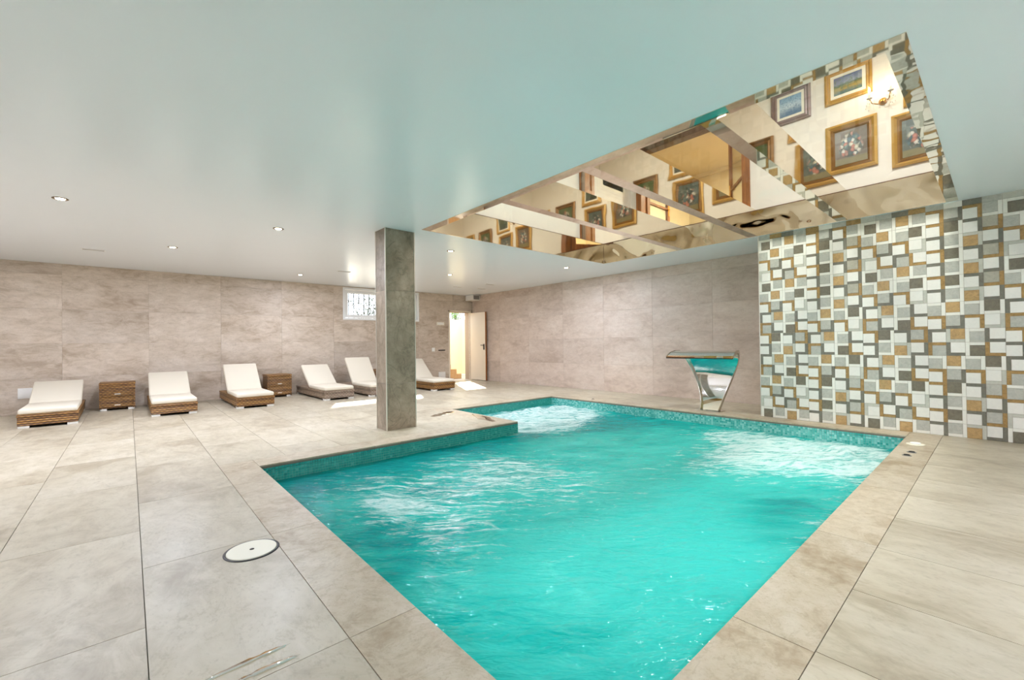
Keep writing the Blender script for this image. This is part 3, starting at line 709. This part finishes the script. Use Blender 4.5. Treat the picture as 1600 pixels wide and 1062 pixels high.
# ------------------------------------------------------------------ pool basin + tiles + water
def pw(x0, x1, y0, y1, z0=-1.5, z1=-.031): return (x0, x1, y0, y1, z0, z1)
T_ = .12
pool = boxes('pool_basin', [pw(PX0-T_, PX0, PY0-T_, PY1+T_), pw(PX0, PX1+T_, PY0-T_, PY0), pw(PX0, AX0-.0, PY1, PY1+T_), pw(AX0-T_, AX0, PY1+T_, AY1+T_),
                            pw(AX0, PX1+T_, AY1, AY1+T_), pw(PX1, PX1+T_, PY0, AY1), (PX0-T_, PX1+T_, PY0-T_, AY1+T_, -1.6, -1.5)], M['pgrout'],
             kind='structure', label='mosaic lined swimming pool basin with a far whirlpool alcove', category='pool')
def tile_band(p0, p1, nrm, mean=.42, sig=.12, rows=11, pitch=.0255):
    p0, p1 = np.array(p0), np.array(p1); L = np.linalg.norm(p1-p0); tdir = (p1-p0)/L; n = int(L/pitch); pt = L/n
    vs, fs, tn = [], [], []; g = .0016; th = .004; nx, ny = nrm
    for i in range(n):
        a = p0+tdir*(i*pt+g); b = p0+tdir*((i+1)*pt-g)
        base = .30+.25*math.sin(i*.13)*.3
        for j in range(rows):
            z1 = -.031-j*pitch-g; z0 = z1-pitch+2*g; o = len(vs)
            for (q, z, dd) in ((a, z0, 0), (b, z0, 0), (b, z1, 0), (a, z1, 0), (a, z0, th), (b, z0, th), (b, z1, th), (a, z1, th)):
                vs.append((q[0]+nx*dd, q[1]+ny*dd, z))
            fs += [(o+4, o+5, o+6, o+7), (o, o+1, o+5, o+4), (o+1, o+2, o+6, o+5), (o+2, o+3, o+7, o+6), (o+3, o, o+4, o+7)]
            tn += [min(1, max(0, random.gauss(mean, sig)))]*5
    m = me_from('tile_band', vs, fs, M['ptile'])
    at = m.attributes.new('tint', 'FLOAT', 'FACE'); at.data.foreach_set('value', tn)
    obj('tile_band', m, pool, kind='stuff')
tile_band((PX0, PY1), (AX0, PY1), (0, -1)); tile_band((AX0, AY1), (PX1, AY1), (0, -1)); tile_band((PX1, AY1), (PX1, PY0), (-1, 0), .82, .2)  # mixed paler tiles on the right; haze and brighter light put into tint
tile_band((PX0, PY0), (PX0, PY1), (1, 0)); tile_band((AX0, PY1), (AX0, AY1), (1, 0)); tile_band((PX1, PY0), (PX0, PY0), (0, 1))

def vnoise(x, y, seed):
    g = np.random.default_rng(seed).random((64, 64)); xi, yi = np.floor(x).astype(int), np.floor(y).astype(int)
    fx, fy = x-xi, y-yi; fx = fx*fx*(3-2*fx); fy = fy*fy*(3-2*fy)
    def G(a, b): return g[a % 64, b % 64]
    return (G(xi, yi)*(1-fx)+G(xi+1, yi)*fx)*(1-fy)+(G(xi, yi+1)*(1-fx)+G(xi+1, yi+1)*fx)*fy-.5
st_ = .022
nx_, ny_ = int(round((PX1-PX0)/st_)), int(round((AY1-PY0)/st_))
gx, gy_ = np.meshgrid(np.linspace(PX0+.004, PX1-.004, nx_+1), np.linspace(PY0+.004, AY1-.004, ny_+1), indexing='ij')
def gauss(cx, cy, sx, sy, a=0.0):
    dx, dy = gx-cx, gy_-cy; c_, s_ = math.cos(a), math.sin(a)
    return np.exp(-(((dx*c_+dy*s_)/sx)**2+((-dx*s_+dy*c_)/sy)**2))
foam_glint = (1.0*gauss(5.4, 5.5, 1.5, .7)+.9*gauss(4.7, 4.75, .8, .7)+.5*gauss(5.6, 4.9, .9, .5)
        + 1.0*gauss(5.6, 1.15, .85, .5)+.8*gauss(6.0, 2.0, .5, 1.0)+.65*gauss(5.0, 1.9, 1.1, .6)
        + .55*gauss(2.75, 3.1, .95, 1.1)+.42*gauss(1.55, 3.2, .5, 1.2)+.30*gauss(3.2, .85, 2.0, .12)+.12)  # first two patches here paint window and door gleams in as white
foam_glint = np.clip(foam_glint, 0, .84)
milk_reflect = np.clip(.9*gauss(2.6, 1.3, 2.2, 1.3)+.5*gauss(4.4, 2.6, 1.6, 1.4)-.6*gauss(1.9, 4.3, 2.6, .5)-.9*gauss(5.7, 4.0, .6, .5)-.9*gauss(3.6, 1.1, .55, .25)-.4*gauss(1.3, 2.6, .5, .5)+.15, -.5, 1)  # aerated water, with the tile wall's dark reflection painted along the far side
turb = .35+1.6*np.clip(foam_glint, 0, 1)
hgt = (vnoise(gx*2.2, gy_*2.2, 1)*.020+vnoise(gx*5+3, gy_*5, 2)*.016+vnoise(gx*11, gy_*11+5, 3)*.010+vnoise(gx*23, gy_*23, 4)*.005)*turb
hgt += np.clip(vnoise(gx*9, gy_*9, 9)+.1, 0, 1)*.13*np.clip(gauss(5.6, 5.75, .8, .25)+.7*gauss(5.9, 1.1, .5, .3), 0, 1)
idx = np.arange((nx_+1)*(ny_+1)).reshape(nx_+1, ny_+1)
V = np.stack([gx, gy_, WATER_Z+hgt], -1).reshape(-1, 3)
mx_ = (gx[:-1, :-1]+gx[1:, 1:])/2; my_ = (gy_[:-1, :-1]+gy_[1:, 1:])/2
keep = ~((mx_ < AX0) & (my_ > PY1))
Fq = np.stack([idx[:-1, :-1], idx[1:, :-1], idx[1:, 1:], idx[:-1, 1:]], -1)[keep]
used = np.unique(Fq); remap = -np.ones(V.shape[0], int); remap[used] = np.arange(len(used))
wmsh = me_from('pool_water', V[used].tolist(), remap[Fq].tolist(), M['water'], smooth=True)
at = wmsh.attributes.new('foam_glint', 'FLOAT', 'POINT'); at.data.foreach_set('value', foam_glint.reshape(-1)[used].astype(np.float32))
at = wmsh.attributes.new('milk_reflect', 'FLOAT', 'POINT'); at.data.foreach_set('value', milk_reflect.reshape(-1)[used].astype(np.float32))
tag(obj('pool_water', wmsh), 'turquoise churning pool water with white froth and painted-in glints', 'water', kind='stuff')

for x, y, rz, s_ in ((PX0+.012, 1.5, -PI/2, 'left side'), (PX1-.012, 1.9, PI/2, 'mosaic side'), (PX1-.012, 4.2, PI/2, 'right side'), (2.6, PY0+.012, 0, 'near side'), (4.6, PY0+.012, 0, 'near side, toward the mosaic wall')):
    t = thing('unseen_pool_lamp', 'unseen underwater lamp added in the pool wall, '+s_, 'pool lamp', (x, y, -1.05), rz, 'underwater pool lamps')  # unseen, inferred from the water's glow and added to lift the ceiling
    q = lathe('lamp_ring', [(.13, 0), (.13, .012), (.10, .02), (.098, .0)], M['chrome'], t); q.rotation_euler = (-PI/2, 0, 0)
    L = bpy.data.lights.new('pool_light', 'AREA'); L.shape = 'DISK'; L.size = .18; L.energy = POOL_W; L.color = (.9, 1.0, 1.0)
    lo = bpy.data.objects.new('pool_light', L); C.objects.link(lo); lo.parent = t; lo.location = (0, .03, 0); lo.rotation_euler = (PI/2+.35, 0, 0)

# ------------------------------------------------------------------ waterfall spout
prof = [(6.45, .84, .51), (6.485, .875, .507), (6.55, .915, .498), (6.66, .943, .48), (6.78, .945, .462), (6.88, .905, .438), (6.94, .83, .41), (6.975, .74, .378), (6.995, .64, .338),
        (7.0, .53, .293), (6.995, .42, .25), (6.975, .31, .212), (6.945, .2, .178), (6.905, .1, .155), (6.86, .02, .142), (6.845, 0, .14)]
WY = 3.05
wf = thing('waterfall_spout', 'curved polished steel waterfall spout arching over the pool edge', 'waterfall', (6.86, WY, 0))
P2 = [Vector((x-6.86, 0, z)) for x, z, w in prof]
def sheet(name, th, uv0, uv1, mat, nu):
    vs, fs = [], []; n = len(prof)
    nor = []
    for j in range(n):
        t_ = (P2[min(j+1, n-1)]-P2[max(j-1, 0)]).normalized(); nor.append(Vector((t_.z, 0, -t_.x)))
    for side in (0, 1):
        for j in range(n):
            for i in range(nu+1):
                s_ = uv0(prof[j][2])+(uv1(prof[j][2])-uv0(prof[j][2]))*i/nu
                p = P2[j]+nor[j]*th[side]*(1.0 if side == 0 or th[1] < .01 else min(1.0, .2+j/6)); vs.append((p.x, s_, p.z))
    m = n*(nu+1)
    for j in range(n-1):
        for i in range(nu):
            a = j*(nu+1)+i; b = a+nu+1
            fs += [(a, a+1, b+1, b), (m+a, m+b, m+b+1, m+a+1)]
        a = j*(nu+1); b = a+nu+1; fs.append((a, b, m+b, m+a))
        a += nu; b += nu; fs.append((a, m+a, m+b, b))
    for i in range(nu):
        fs.append((i, m+i, m+i+1, i+1)); a = (n-1)*(nu+1)+i; fs.append((a, a+1, m+a+1, m+a))
    me = me_from(name, vs, fs, mat, smooth=True)
    bm = bmesh.new(); bm.from_mesh(me); bmesh.ops.recalc_face_normals(bm, faces=bm.faces)
    for e in bm.edges:
        if len(e.link_faces) == 2 and e.calc_face_angle() > .7: e.smooth = False
    bm.to_mesh(me); bm.free()
    return obj(name, me, wf)
sheet('blade', (-.004, .004), lambda w: -w, lambda w: w, M['inox'], 12)
sheet('side_rim', (-.0105, .045), lambda w: w-.006, lambda w: w+.006, M['chrome'], 1)
sheet('side_rim', (-.0105, .045), lambda w: -w-.006, lambda w: -w+.006, M['chrome'], 1)
boxes('base_plate', [(-.12, .10, -.19, .19, 0, .012)], M['chrome'], wf, .003)
boxes('lip_edge', [(-.418, -.402, -.51, .51, .828, .842)], M['dark'], wf)

# ------------------------------------------------------------------ floor fittings
t = thing('skimmer_lid', 'round ivory skimmer lid set in the floor beside the pool', 'lid', (.49, 2.68, 0))
lathe('lid_ring', [(.131, 0), (.131, .002), (.119, .003), (.118, 0)], M['dark'], t, seg=48)
prf = [(.117, 0), (.117, .005)]
for i in range(10): prf += [(.113-.010*i, .0065 if i % 2 == 0 else .005)]
lathe('lid', prf+[(.012, .006)], M['ivory'], t, seg=48)
lathe('centre_hole', [(.011, .005), (.011, .0072), (.001, .0073)], M['dark'], t, seg=20)
t = thing('deck_button', 'round white pool control button on the coping near the mosaic wall', 'button', (6.07, .60, 0))
lathe('flange', [(.075, 0), (.075, .006), (.05, .012), (.048, .006)], M['ivory'], t, seg=32); lathe('button_cap', [(.042, .004), (.042, .018), (.03, .022), (.001, .022)], M['white'], t, seg=24)
for x, y, s_ in ((5.62, .585, 'small dark deck fitting, nearer the white button'), (5.44, .60, 'small dark deck fitting, the nearer to the camera')):
    t = thing('deck_fitting', s_+' on the coping', 'fitting', (x, y, 0))
    lathe('fitting_ring', [(.036, 0), (.036, .003), (.03, .005), (.028, .003)], M['grey'], t, seg=24); lathe('fitting_cap', [(.026, .002), (.02, .012), (.001, .014)], M['dark'], t, seg=20)
t = thing('deck_fitting', 'tiny dark fitting on the coping behind the whirlpool alcove', 'fitting', (6.72, 5.25, 0))
lathe('fitting_ring', [(.035, 0), (.035, .004), (.02, .006)], M['chrome'], t, seg=20); lathe('fitting_cap', [(.018, .004), (.014, .012), (.001, .013)], M['dark'], t, seg=16)
# puddles : thin water films with an uneven outline
def puddle(label, outline, z=.0015):
    n = len(outline); vs = [(x, y, 0) for x, y in outline]+[(sum(p[0] for p in outline)/n+(x-sum(p[0] for p in outline)/n)*.9, sum(p[1] for p in outline)/n+(y-sum(p[1] for p in outline)/n)*.9, z) for x, y in outline]
    fs = [(i, (i+1) % n, n+(i+1) % n, n+i) for i in range(n)]+[tuple(range(n, 2*n))]
    o = obj('puddle', me_from('puddle', vs, fs, M['wet'], smooth=True)); tag(o, label, 'puddle', 'water spilled on the floor')
def streak(p0, p1, w, seed):
    rg = random.Random(seed); a, b = Vector((*p0, 0)), Vector((*p1, 0)); t_ = (b-a); n_ = Vector((-t_.y, t_.x, 0)).normalized(); up, dn = [], []
    for i in range(15):
        f = i/14; p = a+t_*f; q = w*math.sin(PI*min(1, max(.04, f)))**.4*(.7+.5*rg.random())
        up.append((p.x+n_.x*q, p.y+n_.y*q)); dn.append((p.x-n_.x*q, p.y-n_.y*q))
    return up+dn[::-1]
puddle('long narrow water streak on the floor in the foreground', streak((.18, 1.74), (.44, 1.745), .016, 1))
puddle('shorter water streak along the joint in the foreground', streak((.26, 1.665), (.45, 1.66), .016, 2))
puddle('water spill on the floor by the whirlpool corner', streak((3.45, 5.75), (3.98, 5.95), .10, 3))
puddle('water spill on the coping at the inner pool corner', streak((3.85, 4.75), (4.02, 5.5), .09, 4))

# ------------------------------------------------------------------ loungers and tables
def soft_box(name, dims, mat, parent, loc=(0, 0, 0), rot=(0, 0, 0), bev=.022):
    o = boxes(name, [dims], mat, parent, bev, loc); o.rotation_euler = rot
    o.data.polygons.foreach_set('use_smooth', [True]*len(o.data.polygons)); return o
LW, LL = .60, 1.93
def lounger(x0, y0, ang, label, mat, rz=0.0, hinge=1.02):
    t = thing('sun_lounger', label, 'sun lounger', (x0+LW/2, y0, 0), rz, 'rattan sun loungers along the back wall')
    w = LW/2
    boxes('body', [(-w, w, 0, LL, .035, .165)], mat, t, .008)
    boxes('top_rim', [(-w-.006, w+.006, -.006, LL+.006, .155, .19)], mat, t, .006)
    for sx in (-1, 1):
        for yy in (.07, LL-.07):
            boxes('foot', [(sx*(w-.06)-.055, sx*(w-.06)+.055, yy-.055, yy+.055, 0, .036)], M['whitepl'], t, .003)
    boxes('shadow_board', [(-w+.06, w-.06, .08, LL-.08, .02, .05)], M['dark'], t)  # dark board that paints in the shade of the gap beneath
    soft_box('seat_cushion', (-w+.005, w-.005, .005, hinge, .19, .265), M['cushion'], t)
    Lb = .74
    bf = boxes('backrest_frame', [(-w+.03, w-.03, 0, Lb, -.03, 0)], mat, t, .005, loc=(0, hinge, .19)); bf.rotation_euler = (ang, 0, 0)
    soft_box('back_cushion', (-w+.005, w-.005, -.01, Lb+.02, .002, .077), M['cushion'], t, (0, hinge, .19), (ang, 0, 0))
    sy = hinge+Lb*.7*math.cos(ang); sz = .19+Lb*.7*math.sin(ang)
    tube('prop_strut', [(0, sy, sz-.03), (0, min(LL-.08, sy+.12), .17)], .012, M['dark'], t)
RD = math.radians
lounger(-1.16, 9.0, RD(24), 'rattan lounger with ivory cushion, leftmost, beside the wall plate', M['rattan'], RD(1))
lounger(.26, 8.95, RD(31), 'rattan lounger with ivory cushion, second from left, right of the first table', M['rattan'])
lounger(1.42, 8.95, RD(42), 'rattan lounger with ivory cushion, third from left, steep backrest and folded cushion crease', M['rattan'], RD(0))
lounger(2.92, 8.96, RD(34), 'greyish-lit rattan lounger with ivory cushion, fourth from left, behind the sunlit floor patch', M['rattang'])
lounger(3.84, 8.9, RD(50), 'greyish-lit rattan lounger with steep backrest, half hidden by the left side of the pillar', M['rattang'])
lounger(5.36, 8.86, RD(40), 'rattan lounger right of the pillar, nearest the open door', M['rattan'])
def table(x0, y0, label):
    w, dp, h = .235, .44, .49
    t = thing('side_table', label, 'side table', (x0+w, y0, 0), 0, 'rattan side tables between the loungers')
    boxes('body', [(-w, w, .006, dp, .035, h-.03)], M['rattan'], t, .008)
    boxes('top', [(-w-.008, w+.008, -.004, dp+.006, h-.034, h)], M['rattan'], t, .008)
    boxes('corner_post', [(-w-.004, -w+.028, -.006, .02, .03, h-.03)], M['rattan'], t, .004)
    boxes('corner_post', [(w-.028, w+.004, -.006, .02, .03, h-.03)], M['rattan'], t, .004)
    for z0, z1 in ((.055, .235), (.25, .44)):
        dr = boxes('drawer', [(-w+.035, w-.035, -.006, .01, z0, z1)], M['rattan'], t, .005)
        boxes('pull', [(-.04, .04, -.016, -.006, z0+.03, z0+.045)], M['ivory'], dr, .002)
    for sx in (-1, 1):
        for yy in (.06, dp-.06):
            boxes('foot', [(sx*(w-.05)-.045, sx*(w-.05)+.045, yy-.045, yy+.045, 0, .036)], M['whitepl'], t, .003)
table(-.39, 10.46, 'rattan side table between the first and second loungers')
table(2.22, 10.42, 'rattan side table between the third and fourth loungers')
table(4.52, 10.42, 'rattan side table mostly hidden behind the fifth lounger and the pillar')
